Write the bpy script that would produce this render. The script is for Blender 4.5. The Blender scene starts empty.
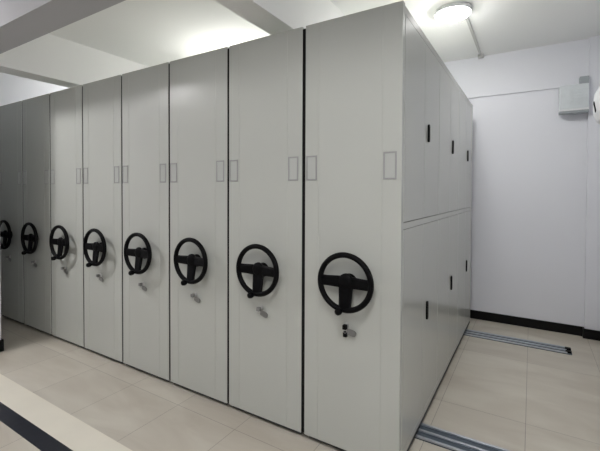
import bpy, bmesh, math
from mathutils import Vector, Matrix
S = bpy.context.scene
COL = S.collection
PI = math.pi

# ------------------------------------------------------------------ materials
def mat(name, col, rough=0.5, metal=0.0, spec=0.5, coat=0.0, bump=0.0, bscale=60, var=0.0, vscale=3):
    m = bpy.data.materials.new(name); m.use_nodes = True
    nt = m.node_tree; b = nt.nodes['Principled BSDF']
    b.inputs['Base Color'].default_value = (*col, 1)
    b.inputs['Roughness'].default_value = rough
    b.inputs['Metallic'].default_value = metal
    b.inputs['Specular IOR Level'].default_value = spec
    b.inputs['Coat Weight'].default_value = coat
    b.inputs['Coat Roughness'].default_value = 0.1
    tc = nt.nodes.new('ShaderNodeTexCoord')
    if var > 0:
        n = nt.nodes.new('ShaderNodeTexNoise'); n.inputs['Scale'].default_value = vscale
        n.inputs['Detail'].default_value = 5
        nt.links.new(tc.outputs['Object'], n.inputs['Vector'])
        r = nt.nodes.new('ShaderNodeMix'); r.data_type = 'RGBA'
        r.inputs['A'].default_value = (*[c * (1 - var) for c in col], 1)
        r.inputs['B'].default_value = (*[min(1, c * (1 + var)) for c in col], 1)
        nt.links.new(n.outputs['Fac'], r.inputs['Factor'])
        nt.links.new(r.outputs['Result'], b.inputs['Base Color'])
    if bump > 0:
        n = nt.nodes.new('ShaderNodeTexNoise'); n.inputs['Scale'].default_value = bscale
        nt.links.new(tc.outputs['Object'], n.inputs['Vector'])
        bp = nt.nodes.new('ShaderNodeBump'); bp.inputs['Strength'].default_value = bump
        bp.inputs['Distance'].default_value = 0.002
        nt.links.new(n.outputs['Fac'], bp.inputs['Height'])
        nt.links.new(bp.outputs['Normal'], b.inputs['Normal'])
    return m

PANEL = mat('grey_panel_paint', (0.51, 0.525, 0.488), 0.26, spec=0.5, bump=0.05, bscale=3, var=0.015)
SIDE = mat('grey_door_paint', (0.505, 0.515, 0.475), 0.21, spec=0.5, bump=0.05, bscale=3, var=0.015)
DARK = mat('dark_base_paint', (0.02, 0.02, 0.02), 0.7)
GAP_SHADE = mat('gap_shade_black', (0.012, 0.012, 0.012), 0.9, spec=.1)
BLACK = mat('black_plastic', (0.003, 0.003, 0.0035), 0.5, spec=.1, bump=0.03, bscale=400)
HOLD = mat('label_holder_plastic', (0.33, 0.33, 0.325), 0.4)
CARD = mat('label_card', (0.46, 0.475, 0.45), 0.45)
CHROME = mat('key_metal', (0.55, 0.55, 0.54), 0.3, metal=0.9)
TAG = mat('key_tag', (0.22, 0.22, 0.215), 0.35, metal=0.3)
WALL = mat('white_wall_paint', (0.80, 0.81, 0.86), 0.7, bump=0.1, bscale=90, var=0.012, vscale=1.5)
WALLC = mat('cool_wall_paint', (0.82, 0.83, 0.86), 0.75, bump=0.02, bscale=90)
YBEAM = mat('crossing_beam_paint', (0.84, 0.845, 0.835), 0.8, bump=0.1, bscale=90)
SHADE_GREY = mat('shade_grey_paint', (0.44, 0.44, 0.455), 0.8, bump=0.1, bscale=90)  # front beam's underside shade put into its colour; also dulls bounce off near wall
CEIL = mat('ceiling_paint', (0.85, 0.855, 0.845), 0.8, bump=0.1, bscale=90, var=0.015, vscale=1.2)
SKIRT = mat('black_skirting_tile', (0.003, 0.003, 0.0035), 0.35, spec=.2)
ALU = mat('track_aluminium', (0.50, 0.53, 0.57), 0.32, metal=0.8)
TRK = mat('track_channel', (0.10, 0.125, 0.15), 0.4, metal=0.5)
ACM = mat('ac_plastic', (0.78, 0.79, 0.80), 0.3)
BOXM = mat('vent_plastic', (0.68, 0.72, 0.74), 0.3, var=0.1, vscale=14)
BOXD = mat('vent_plastic_dark', (0.36, 0.39, 0.41), 0.5)
COND = mat('conduit_plastic', (0.50, 0.50, 0.49), 0.6)
GRANITE = mat('dark_granite', (0.016, 0.018, 0.026), 0.3, var=0.6, vscale=25)
STRIP = mat('threshold_stone', (0.76, 0.72, 0.62), 0.35, var=0.07, vscale=4)

def tile_mat(name, c1, c2, loc=(-.52, .14, 0), bw=.482, rh=.964):
    m = bpy.data.materials.new(name); m.use_nodes = True
    nt = m.node_tree; b = nt.nodes['Principled BSDF']; L = nt.links.new
    tc = nt.nodes.new('ShaderNodeTexCoord'); mp = nt.nodes.new('ShaderNodeMapping')
    mp.inputs['Location'].default_value = loc
    L(tc.outputs['Object'], mp.inputs['Vector'])
    br = nt.nodes.new('ShaderNodeTexBrick')
    br.offset = 0; br.squash = 1
    br.inputs['Color1'].default_value = (*c1, 1); br.inputs['Color2'].default_value = (*c2, 1)
    br.inputs['Mortar'].default_value = (0.30, 0.27, 0.235, 1)
    br.inputs['Scale'].default_value = 1; br.inputs['Mortar Size'].default_value = .0018
    br.inputs['Mortar Smooth'].default_value = .3
    br.inputs['Brick Width'].default_value = bw; br.inputs['Row Height'].default_value = rh
    L(mp.outputs['Vector'], br.inputs['Vector'])
    n = nt.nodes.new('ShaderNodeTexNoise'); n.inputs['Scale'].default_value = 2.2
    n.inputs['Detail'].default_value = 7; n.inputs['Distortion'].default_value = .8
    mp2 = nt.nodes.new('ShaderNodeMapping'); mp2.inputs['Scale'].default_value = (.7, 2.2, 1)
    L(tc.outputs['Object'], mp2.inputs['Vector']); L(mp2.outputs['Vector'], n.inputs['Vector'])
    cr = nt.nodes.new('ShaderNodeValToRGB')
    cr.color_ramp.elements[0].position = .3; cr.color_ramp.elements[0].color = (.80, .77, .75, 1)
    cr.color_ramp.elements[1].position = .7; cr.color_ramp.elements[1].color = (1.0, 1.0, 1.0, 1)
    L(n.outputs['Fac'], cr.inputs['Fac'])
    mx = nt.nodes.new('ShaderNodeMix'); mx.data_type = 'RGBA'; mx.blend_type = 'MULTIPLY'
    mx.inputs['Factor'].default_value = 1
    L(br.outputs['Color'], mx.inputs['A']); L(cr.outputs['Color'], mx.inputs['B'])
    L(mx.outputs['Result'], b.inputs['Base Color'])
    b.inputs['Roughness'].default_value = .33
    bp = nt.nodes.new('ShaderNodeBump'); bp.invert = True
    bp.inputs['Strength'].default_value = .3; bp.inputs['Distance'].default_value = .002
    L(br.outputs['Fac'], bp.inputs['Height']); L(bp.outputs['Normal'], b.inputs['Normal'])
    return m
FLOOR = tile_mat('beige_floor_tiles', (.61, .575, .495), (.57, .535, .46))

def emis(name, col, s):
    m = bpy.data.materials.new(name); m.use_nodes = True
    b = m.node_tree.nodes['Principled BSDF']
    b.inputs['Base Color'].default_value = (.9, .9, .9, 1)
    b.inputs['Emission Color'].default_value = (*col, 1)
    b.inputs['Emission Strength'].default_value = s
    return m

# ------------------------------------------------------------------ mesh helpers
def bx(bm, x0, x1, y0, y1, z0, z1, bev=0.0, seg=2):
    t = bmesh.new()
    bmesh.ops.create_cube(t, size=1)
    for v in t.verts:
        v.co = Vector(((x0 + x1) / 2 + v.co.x * (x1 - x0), (y0 + y1) / 2 + v.co.y * (y1 - y0), (z0 + z1) / 2 + v.co.z * (z1 - z0)))
    if bev > 0:
        bmesh.ops.bevel(t, geom=t.edges[:], offset=bev, segments=seg, affect='EDGES', profile=.5)
    merge(bm, t)

def merge(bm, t):
    vm = {}
    for v in t.verts: vm[v] = bm.verts.new(v.co)
    for f in t.faces:
        nf = bm.faces.new([vm[v] for v in f.verts]); nf.smooth = f.smooth
    t.free()

def cyl(bm, c, axis, r0, r1, h, n=24, smooth=True):
    """tapered cylinder starting at c going h along axis"""
    a = Vector(axis).normalized()
    q = a.to_track_quat('Z', 'Y')
    rings = []
    for (r, d) in ((r0, 0), (r1, h)):
        rings.append([bm.verts.new(Vector(c) + q @ Vector((r * math.cos(2 * PI * i / n), r * math.sin(2 * PI * i / n), d))) for i in range(n)])
    for i in range(n):
        f = bm.faces.new([rings[0][i], rings[0][(i + 1) % n], rings[1][(i + 1) % n], rings[1][i]]); f.smooth = smooth
    bm.faces.new(list(reversed(rings[0]))); bm.faces.new(rings[1])

def lathe(bm, c, axis, prof, n=28):
    """prof: list of (radius, distance along axis); closed on axis at ends when radius is 0"""
    a = Vector(axis).normalized(); q = a.to_track_quat('Z', 'Y')
    rings = []
    for r, d in prof:
        if r < 1e-6: rings.append([bm.verts.new(Vector(c) + q @ Vector((0, 0, d)))])
        else: rings.append([bm.verts.new(Vector(c) + q @ Vector((r * math.cos(2 * PI * i / n), r * math.sin(2 * PI * i / n), d))) for i in range(n)])
    for A, B in zip(rings, rings[1:]):
        for i in range(n):
            j = (i + 1) % n
            if len(A) == 1 and len(B) == 1: continue
            if len(A) == 1: vs = [A[0], B[j], B[i]]
            elif len(B) == 1: vs = [A[i], A[j], B[0]]
            else: vs = [A[i], A[j], B[j], B[i]]
            f = bm.faces.new(vs); f.smooth = True
    if len(rings[0]) > 1: bm.faces.new(list(reversed(rings[0])))
    if len(rings[-1]) > 1: bm.faces.new(rings[-1])

def prism(bm, pts, ax, a0, a1, smooth=False):
    """extrude closed 2-D outline pts along axis ax ('x','y','z')"""
    def P(p, t):
        return {'z': (p[0], p[1], t), 'y': (p[0], t, p[1]), 'x': (t, p[0], p[1])}[ax]
    A = [bm.verts.new(P(p, a0)) for p in pts]; B = [bm.verts.new(P(p, a1)) for p in pts]
    n = len(pts)
    for i in range(n):
        f = bm.faces.new([A[i], A[(i + 1) % n], B[(i + 1) % n], B[i]]); f.smooth = smooth
    bm.faces.new(list(reversed(A))); bm.faces.new(B)

def obj(name, bm, m, parent=None):
    bmesh.ops.recalc_face_normals(bm, faces=bm.faces[:])
    me = bpy.data.meshes.new(name); bm.to_mesh(me); bm.free()
    me.materials.append(m)
    o = bpy.data.objects.new(name, me); COL.objects.link(o)
    if parent: o.parent = parent
    return o

def struct(name, m, *boxes, bev=0, label=None):
    bm = bmesh.new()
    for b in boxes: bx(bm, *b, bev=bev)
    o = obj(name, bm, m); o['kind'] = 'structure'
    if label: o['label'] = label
    return o

def tag(o, label, cat, group=None):
    o['label'] = label; o['category'] = cat
    if group: o['group'] = group
    return o

def empty(name, loc, label, cat, group=None):
    o = bpy.data.objects.new(name, None); COL.objects.link(o); o.location = loc
    o.empty_display_size = .1
    return tag(o, label, cat, group)

# ------------------------------------------------------------------ room
ZC = 2.857; YB = 2.738; XL = -4.75; XR = 1.12; YN = -5.5
struct('floor', FLOOR, (XL - .1, XR + .1, YN - .1, YB + .1, -.1, 0), label='beige polished stone floor tiles')
struct('trim_1', STRIP, (XL, XR, -.733, -.566, 0, .0015), label='pale cream stone threshold strip across the floor')
struct('trim_2', GRANITE, (XL, XR, -.822, -.733, 0, .0015), label='dark granite strip in the floor')
struct('ceiling', CEIL, (XL - .1, XR + .1, YN - .1, YB + .1, ZC, ZC + .1), label='white painted ceiling')
struct('wall_back', WALL, (XL - .1, XR + .1, YB, YB + .1, 0, ZC), label='white wall behind the shelving units')
struct('wall_right', WALL, (XR, XR + .1, YN, YB, 0, ZC), label='white wall on the right')
struct('wall_left', WALL, (XL - .1, XL, YN, YB, 0, ZC))
struct('wall_near', SHADE_GREY, (XL, XR, YN - .1, YN, 0, ZC))
struct('trim_3', WALL, (.981, XR, 2.683, YB, 0, ZC), label='shallow white column in the far corner')
struct('trim_4', WALL, (XL, .981, YB - .02, YB, 2.424, ZC), label='upper band of the back wall standing slightly proud')
struct('trim_5', SHADE_GREY, (XL, XR, -.713, -.50, 2.45, ZC), label='ceiling beam running in front of the shelving units')
struct('trim_6', YBEAM, (-.987, -.806, -.50, YB - .02, 2.45, ZC), label='ceiling beam crossing above the shelving units')
struct('trim_7', YBEAM, (-3.545, -3.335, -.50, YB - .02, 2.45, ZC), label='ceiling beam above the left shelving units')
struct('trim_8', WALLC, (-3.56, -3.36, -.713, -.384, 0, 2.45), label='white column at the left edge')
struct('wall_side', WALL, (XL, -3.56, -.713, -.55, 0, 2.45), label='white wall left of the column')
struct('baseboard_back', SKIRT, (XL, .981, YB - .012, YB, 0, .092), label='black skirting along the back wall')
struct('baseboard_right', SKIRT, (.969, XR - .012, 2.671, 2.683, 0, .092), (.969, .981, 2.683, YB - .012, 0, .092), (XR - .012, XR, YN, 2.683, 0, .092))
struct('baseboard_left', SKIRT, (-3.57, -3.344, -.384, -.370, 0, .10), (-3.36, -3.344, -.725, -.384, 0, .10), (-3.57, -3.344, -.725, -.713, 0, .10), label='black skirting round the left column')

# ------------------------------------------------------------------ floor tracks
def track(y0, y1, x1, label):
    r = empty('floor_track', (x1, (y0 + y1) / 2, 0), label, 'track', 'floor tracks under the shelving units')
    xa, xb, w = -4.62 - x1, -.035, (y1 - y0)
    h = w / 2
    bm = bmesh.new(); bx(bm, xa, 0, -h, h, 0, .006); obj('base_plate', bm, TRK, r)
    for yy in (-h + .008, 0.0, h - .008):
        bm = bmesh.new(); bx(bm, xa, xb, yy - .008, yy + .008, .006, .016, .002)
        o = obj('rail', bm, ALU, r)
    for yy in (-h / 2 - .002, h / 2 + .002):
        bm = bmesh.new(); bx(bm, xb - .01, -.002, yy - .02, yy + .02, .006, .02, .002)
        e = obj('end_stop', bm, BLACK, r)
    return r
track(.338, .482, .98, 'grey steel floor track in the foreground, emerging below the side doors')
track(2.150, 2.298, .847, 'grey steel floor track at the far end, ending near the black skirting')

# ------------------------------------------------------------------ shelving units
W = .538; HW = W / 2; H = 2.30; DEP = 2.523

def front_panel():
    bm = bmesh.new()
    g = .0016; d = .0012; b = .0022
    pts = [(-HW, .033), (-HW, b), (-HW + b * .3, b * .3), (-HW + b, 0)]
    for x in (-.183, .172):
        pts += [(x - g, 0), (x - g * .3, d), (x + g * .3, d), (x + g, 0)]
    pts += [(HW - b, 0), (HW - b * .3, b * .3), (HW, b), (HW, .033)]
    prism(bm, pts, 'z', .03, H)
    return bm

def wheel(parent):
    R = .1395; r = .0145; yr = -.062; zc = .930
    c = Vector((.003, 0, zc))
    boss = bmesh.new()
    lathe(boss, (c.x, 0, zc - .006), (0, -1, 0), [(.042, 0), (.042, .006), (.036, .012), (.033, .026), (.032, .044)])
    # rim with a slightly flattened grip section
    rim = bmesh.new(); N = 56; M = 12
    rings = []
    for i in range(N):
        a = 2 * PI * i / N
        ring = []
        for j in range(M):
            t = 2 * PI * j / M
            rr = R + r * math.cos(t); yy = yr + r * 1.05 * math.sin(t)
            ring.append(rim.verts.new((c.x + rr * math.cos(a), yy, zc + rr * math.sin(a))))
        rings.append(ring)
    for i in range(N):
        for j in range(M):
            f = rim.faces.new([rings[i][j], rings[(i + 1) % N][j], rings[(i + 1) % N][(j + 1) % M], rings[i][(j + 1) % M]]); f.smooth = True
    root = obj('hand_wheel', rim, BLACK, parent)
    obj('hub', boss, BLACK, root)
    # spokes: broad arms dished back to the hub
    def arm(ang, w_out, w_in):
        bm = bmesh.new(); u = Vector((math.cos(ang), 0, math.sin(ang))); v = Vector((-math.sin(ang), 0, math.cos(ang)))
        secs = []
        for k in range(9):
            s = k / 8
            rad = .0 + (R - .002) * s
            y = -.048 + (-.060 + .048) * (s * s * (3 - 2 * s))
            w = w_in + (w_out - w_in) * s + (.012 * max(0, s - .85) / .15)
            th = .009
            secs.append([c + u * rad + v * w / 2 + Vector((0, y + th * .6, 0)), c + u * rad - v * w / 2 + Vector((0, y + th * .6, 0)),
                         c + u * rad - v * w / 2 + Vector((0, y - th * .4, 0)), c + u * rad - v * w * .36 + Vector((0, y - th, 0)),
                         c + u * rad + v * w * .36 + Vector((0, y - th, 0)), c + u * rad + v * w / 2 + Vector((0, y - th * .4, 0))])
        vs = [[bm.verts.new(p) for p in s] for s in secs]
        for A, B in zip(vs, vs[1:]):
            for i in range(6): bm.faces.new([A[i], A[(i + 1) % 6], B[(i + 1) % 6], B[i]])
        bm.faces.new(vs[0]); bm.faces.new(list(reversed(vs[-1])))
        return bm
    obj('spoke', arm(0, .050, .062), BLACK, root)
    obj('spoke', arm(PI, .050, .062), BLACK, root)
    obj('spoke', arm(-PI / 2, .062, .080), BLACK, root)
    cap = bmesh.new()
    lathe(cap, (c.x, -.042, zc + .004), (0, -1, 0), [(.040, 0), (.040, .012), (.034, .019), (.018, .023), (0, .024)])
    obj('hub_cap', cap, BLACK, root)
    a = math.radians(-96); kx, kz = c.x + R * math.cos(a), zc + R * math.sin(a)
    kb = bmesh.new()
    lathe(kb, (kx, yr - .008, kz), (0, -1, 0), [(.009, 0), (.009, .012), (.016, .018), (.0185, .030), (.0165, .044), (.010, .050), (0, .052)], n=18)
    obj('spinner_knob', kb, BLACK, root)
    return root

def lock(parent, slant, dangling):
    bm = bmesh.new(); x, z = -.012, .690
    lathe(bm, (x, 0, z), (0, -1, 0), [(.013, 0), (.013, .004), (.010, .006), (.009, .012), (.0, .0125)], n=18)
    root = obj('lock', bm, CHROME, parent)
    k = bmesh.new()
    bx(k, x - .002, x + .002, -.018, -.010, z - .004, z + .004)
    bx(k, x - .009, x + .012, -.040, -.016, z - .010, z + .013, .003)
    obj('key', k, BLACK if dangling else TAG, root)
    # key ring and tag hanging under the lock, tag swung out to the right
    rg = bmesh.new(); N = 20; M = 6; rings = []
    for i in range(N):
        a = 2 * PI * i / N; ring = []
        for j in range(M):
            t = 2 * PI * j / M
            rr = .011 + .0014 * math.cos(t)
            ring.append(rg.verts.new((x + .002 + rr * math.cos(a), -.030 + .0014 * math.sin(t), z - .018 + rr * math.sin(a))))
        rings.append(ring)
    for i in range(N):
        for j in range(M):
            rg.faces.new([rings[i][j], rings[(i + 1) % N][j], rings[(i + 1) % N][(j + 1) % M], rings[i][(j + 1) % M]]).smooth = True
    obj('key_ring', rg, CHROME, root)
    tg = bmesh.new(); t = bmesh.new()
    n = 16; w, h = .028, .0165
    out = [(w * math.copysign(abs(math.cos(2 * PI * i / n)) ** .6, math.cos(2 * PI * i / n)), h * math.copysign(abs(math.sin(2 * PI * i / n)) ** .6, math.sin(2 * PI * i / n))) for i in range(n)]
    prism(t, out, 'y', -.004, .0)
    t.transform(Matrix.Translation((x + .032, -.016, z - .026)) @ Matrix.Rotation(slant, 4, 'Y'))
    merge(tg, t)
    tag_o = obj('key_tag', tg, TAG, root)
    if dangling:
        bb = bmesh.new(); bx(bb, x - .010, x + .011, -.030, -.012, z - .052, z - .024, .004)
        obj('second_key', bb, BLACK, root)
    return root

def label_holder(parent, x0, x1):
    z0, z1 = 1.450, 1.586
    bm = bmesh.new(); t = .009; y0, y1 = -.0035, 0
    bx(bm, x0, x0 + t, y0, y1, z0, z1, .001, 1); bx(bm, x1 - t, x1, y0, y1, z0, z1, .001, 1)
    bx(bm, x0 + t, x1 - t, y0, y1, z0, z0 + t, .001, 1); bx(bm, x0 + t, x1 - t, y0, y1, z1 - t, z1, .001, 1)
    o = obj('label_holder', bm, HOLD, parent)
    c = bmesh.new(); bx(c, x0 + t, x1 - t, -.0018, 0, z0 + t, z1 - t)
    obj('card_window', c, CARD, o)

G = 'mobile shelving units standing in the row'
def unit(cx, label, slant=.25, dangling=False):
    r = empty('mobile_shelving_unit', (cx, 0, 0), label, 'shelving unit', G)
    obj('end_panel', front_panel(), PANEL, r)
    bm = bmesh.new(); bx(bm, -HW + .006, HW - .016, .033, DEP, .045, H - .003); obj('cabinet_body', bm, SIDE, r)
    bm = bmesh.new(); bx(bm, -HW + .03, HW - .006, .006, DEP - .01, .0175, .045); obj('base_frame', bm, DARK, r)
    wheel(r); lock(r, slant, dangling)
    label_holder(r, -.262, -.194); label_holder(r, .178, .246)
    return r

def copy_tree(o, parent=None):
    c = o.copy(); COL.objects.link(c)
    if parent: c.parent = parent
    for ch in list(o.children): copy_tree(ch, c)
    return c

CX = [-.2690] + [-.2735 - .5547 * k for k in range(1, 8)]
LAB = ['nearest grey mobile shelving unit, at the right end of the row, side doors showing',
       'grey mobile shelving unit second from the right, next to the one with side doors',
       'grey mobile shelving unit third from the right end of the row',
       'grey mobile shelving unit fourth from the right end of the row',
       'grey mobile shelving unit fourth from the left end of the row',
       'grey mobile shelving unit third from the left, first brightly lit one beside the shaded pair',
       'shaded grey mobile shelving unit second from the left, darkest in the row',
       'shaded grey mobile shelving unit at the far left end, partly cut by the photo edge']
first = unit(CX[0], LAB[0], .22, True)
proto = unit(CX[1], LAB[1], .30)
units = [first, proto]
for k in range(2, 8):
    u = copy_tree(proto); u.location = (CX[k], 0, 0); u['label'] = LAB[k]; units.append(u)
for k in range(7):   # black strip added to put shade in the gap to the next unit
    gap = (CX[k] - HW) - (CX[k + 1] + HW)
    bm = bmesh.new(); bx(bm, -HW - gap + .0003, -HW - .0, .004, .024, .035, H - .012)
    obj('gap_shade_strip', bm, GAP_SHADE, units[k])

# side of the nearest unit: frame and two tiers of double doors
xs0, xs1 = HW - .016, HW - .004
B0 = .052; BW = .8155
bm = bmesh.new()
bx(bm, xs0, xs1, .033, B0 - .002, .045, H - .003); bx(bm, xs0, xs1, B0 + 3 * BW + .002, DEP, .045, H - .003)
for z0, z1 in ((.045, .080), (1.204, 1.236), (2.258, H - .003)):
    bx(bm, xs0, xs1, B0 - .002, B0 + 3 * BW + .002, z0, z1)
obj('side_frame', bm, SIDE, first)
for tier, (z0, z1) in enumerate(((.0835, 1.2005), (1.2400, 2.2545))):
    for b in range(3):
        for s in range(2):
            y0 = B0 + b * BW + s * BW / 2; y1 = y0 + BW / 2
            gap = .0010 if s else .003
            bm = bmesh.new()
            bx(bm, xs0 + .0005, xs1 + .001, y0 + (.0012 if s else .003), y1 - (.003 if s else .0012), z0, z1, .0015, 1)
            d = obj('door', bm, SIDE, first)
            if s:
                hy = y0 + .088; hz = (.618, .728) if tier == 0 else (1.690, 1.795)
                X = xs1 + .001; zm = sum(hz) / 2; hh = (hz[1] - hz[0]) / 2; hw = .015
                hb = bmesh.new()
                out = []
                for i in range(24):
                    a = 2 * PI * i / 24
                    out.append((hy + hw * math.copysign(abs(math.cos(a)) ** .6, math.cos(a)), zm + hh * math.copysign(abs(math.sin(a)) ** .25, math.sin(a))))
                inn = [(hy + (p[0] - hy) * .45, zm + (p[1] - zm) * .86) for p in out]
                lay = [(out, X), (out, X + .009), (inn, X + .010), (inn, X + .004)]
                V = [[hb.verts.new((xx, p[0], p[1])) for p in o_] for o_, xx in lay]
                for A, Bv in zip(V, V[1:]):
                    for i in range(24): hb.faces.new([A[i], A[(i + 1) % 24], Bv[(i + 1) % 24], Bv[i]])
                hb.faces.new(V[0]); hb.faces.new(V[-1])
                h = obj('handle', hb, BLACK, d)
                lb = bmesh.new(); bx(lb, X + .003, X + .008, hy - .004, hy + .004, zm - hh * .7, zm + hh * .55, .001, 1)
                obj('latch', lb, TAG, h)

# ------------------------------------------------------------------ lamps
def pendant(x, y, drop, strength, label):  # unseen lamps; low globe and stem added to wash the ceiling with light
    r = empty('ceiling_wash_lamp', (x, y, ZC), label, 'ceiling wash lamp')
    b = bmesh.new(); lathe(b, (0, 0, 0), (0, 0, -1), [(.05, 0), (.05, .012), (.02, .022)], n=24); obj('ceiling_rose', b, ACM, r)
    b = bmesh.new(); cyl(b, (0, 0, -.02), (0, 0, -1), .006, .006, drop - .02, 12); obj('stem', b, ACM, r)
    b = bmesh.new(); lathe(b, (0, 0, -drop), (0, 0, -1), [(0, 0), (.05, .008), (.085, .035), (.10, .08), (.085, .125), (.05, .152), (0, .16)], n=16)
    obj('globe', b, emis('globe_glow', (1, .985, .96), strength), r)
def lamp(x, y, strength, label, col=(1.0, .985, .96), rad=.13):
    r = empty('ceiling_lamp', (x, y, ZC), label, 'ceiling lamp')
    b = bmesh.new(); lathe(b, (0, 0, 0), (0, 0, -1), [(rad * 1.04, 0), (rad * 1.08, .012), (rad * 1.06, .034)], n=32); obj('mounting_ring', b, ACM, r)
    b = bmesh.new(); lathe(b, (0, 0, -.034), (0, 0, -1), [(rad * 1.0, 0), (rad * .96, .010), (rad * .8, .021), (rad * .5, .030), (0, .034)], n=16)
    obj('diffuser', b, emis('lamp_glow', col, strength), r)
lamp(-.026, 1.458, 110, 'round glowing ceiling lamp above the right end of the shelving row', (1, .99, .97))
pendant(-2.10, 1.30, .36, 62, 'unseen globe lamp hung low above the middle shelving units to wash the ceiling')
pendant(-4.15, 1.20, .36, 40, 'unseen globe lamp hung low above the left shelving units to wash the ceiling')
lamp(-3.45, -1.42, 230, 'round ceiling lamp in the aisle near the left column', (1, .98, 1))
r = empty('batten_lamp', (.30, -2.1, ZC), 'long ceiling batten lamp in the aisle in front of the nearest unit', 'ceiling lamp')
b = bmesh.new(); bx(b, -.045, .045, -.94, .94, -.035, 0, .004); obj('housing', b, ACM, r)
b = bmesh.new(); prism(b, [(.036 * math.cos(PI * i / 8), -.035 - .03 * math.sin(PI * i / 8)) for i in range(9)], 'y', -.92, .92); obj('diffuser', b, emis('batten_glow', (1, .99, .985), 96), r)

# conduit on the ceiling
r = empty('cable_conduit', (.052, 1.6, ZC), 'thin grey cable conduit on the ceiling between the lamp and back wall', 'conduit')
b = bmesh.new(); bx(b, -.011, .011, 0, 1.04, -.014, 0, .002); obj('channel', b, COND, r)
b = bmesh.new(); bx(b, -.028, .028, 1.03, 1.09, -.03, 0, .004); obj('junction_box', b, COND, r)

# ventilator box high on the back wall
r = empty('wall_ventilator_box', (.868, 2.70, 2.30), 'pale grey box high on the back wall beside the corner column', 'wall box')
b = bmesh.new(); bx(b, -.118, .112, -.065, .018, -.110, .120, .008); obj('housing', b, BOXM, r)
b = bmesh.new(); bx(b, -.124, .1125, -.075, .018, -.128, -.1101, .004); obj('bottom_lip', b, ACM, r)
b = bmesh.new(); bx(b, -.120, .112, -.072, .018, -.150, -.1281, .003); obj('bottom_tray', b, BOXD, r)
b = bmesh.new()
for i in range(6): bx(b, -.03, .09, -.070, -.0651, -.07 + i * .027, -.058 + i * .027, .001, 1)
obj('grille', b, BOXM, r)
b = bmesh.new(); bx(b, .040, .112, -.05, .018, .1201, .19, .004); obj('cable_entry', b, BOXD, r)

# split air conditioner on the right wall (its far end enters the frame)
r = empty('air_conditioner', (XR - .012, 1.12, 1.835), 'white air conditioner high on the right wall, cut by the photo edge', 'air conditioner')
prof = [(.012, 0), (-.10, 0), (-.155, .012), (-.195, .045), (-.213, .09), (-.218, .15), (-.210, .24), (-.190, .275), (-.15, .29), (.012, .29)]
b = bmesh.new(); prism(b, prof, 'y', -.43, .43); bmesh.ops.recalc_face_normals(b, faces=b.faces[:])
bmesh.ops.bevel(b, geom=[e for e in b.edges if abs(e.verts[0].co.y - e.verts[1].co.y) < 1e-5], offset=.016, segments=3, affect='EDGES', clamp_overlap=True)
obj('casing', b, ACM, r)
b = bmesh.new(); t = bmesh.new(); bx(t, -.003, .003, -.045, .045, -.012, .012, .002)
t.transform(Matrix.Translation((-.219, .31, .135)) @ Matrix.Rotation(math.radians(-3), 4, 'Y') @ Matrix.Rotation(math.radians(-130), 4, 'X')); merge(b, t)
obj('indicator_window', b, BLACK, r)
b = bmesh.new(); bx(b, -.150, -.05, -.36, .36, -.006, 0, .002); obj('air_outlet_flap', b, BOXM, r)

# ------------------------------------------------------------------ camera
yaw, pit, rol = math.radians(31.512), math.radians(-1.053), math.radians(.227)
fw = Vector((-math.sin(yaw), math.cos(yaw), 0)); rt = Vector((math.cos(yaw), math.sin(yaw), 0)); up = Vector((0, 0, 1))
F = fw * math.cos(pit) + up * math.sin(pit); U = up * math.cos(pit) - fw * math.sin(pit)
X = rt * math.cos(rol) + U * math.sin(rol); Y = -rt * math.sin(rol) + U * math.cos(rol)
cam = bpy.data.cameras.new('camera'); co = bpy.data.objects.new('camera', cam); COL.objects.link(co)
M = Matrix((X, Y, -F)).transposed().to_4x4(); M.translation = Vector((.5330, -1.8006, 1.3876))
co.matrix_world = M
cam.sensor_width = 36; cam.lens = 377.8 * 36 / 600; cam.shift_y = -26.7 / 600; cam.clip_start = .02
S.camera = co

w = bpy.data.worlds.new('world'); S.world = w; w.use_nodes = True
w.node_tree.nodes['Background'].inputs['Color'].default_value = (.8, .85, 1, 1)
w.node_tree.nodes['Background'].inputs['Strength'].default_value = .3
S.view_settings.view_transform = 'Standard'; S.view_settings.look = 'None'
S.view_settings.gamma = 1; S.view_settings.use_curve_mapping = False
S.view_settings.exposure = -0.08
S.cycles.use_denoising = True
S.cycles.diffuse_bounces = 6; S.cycles.max_bounces = 10
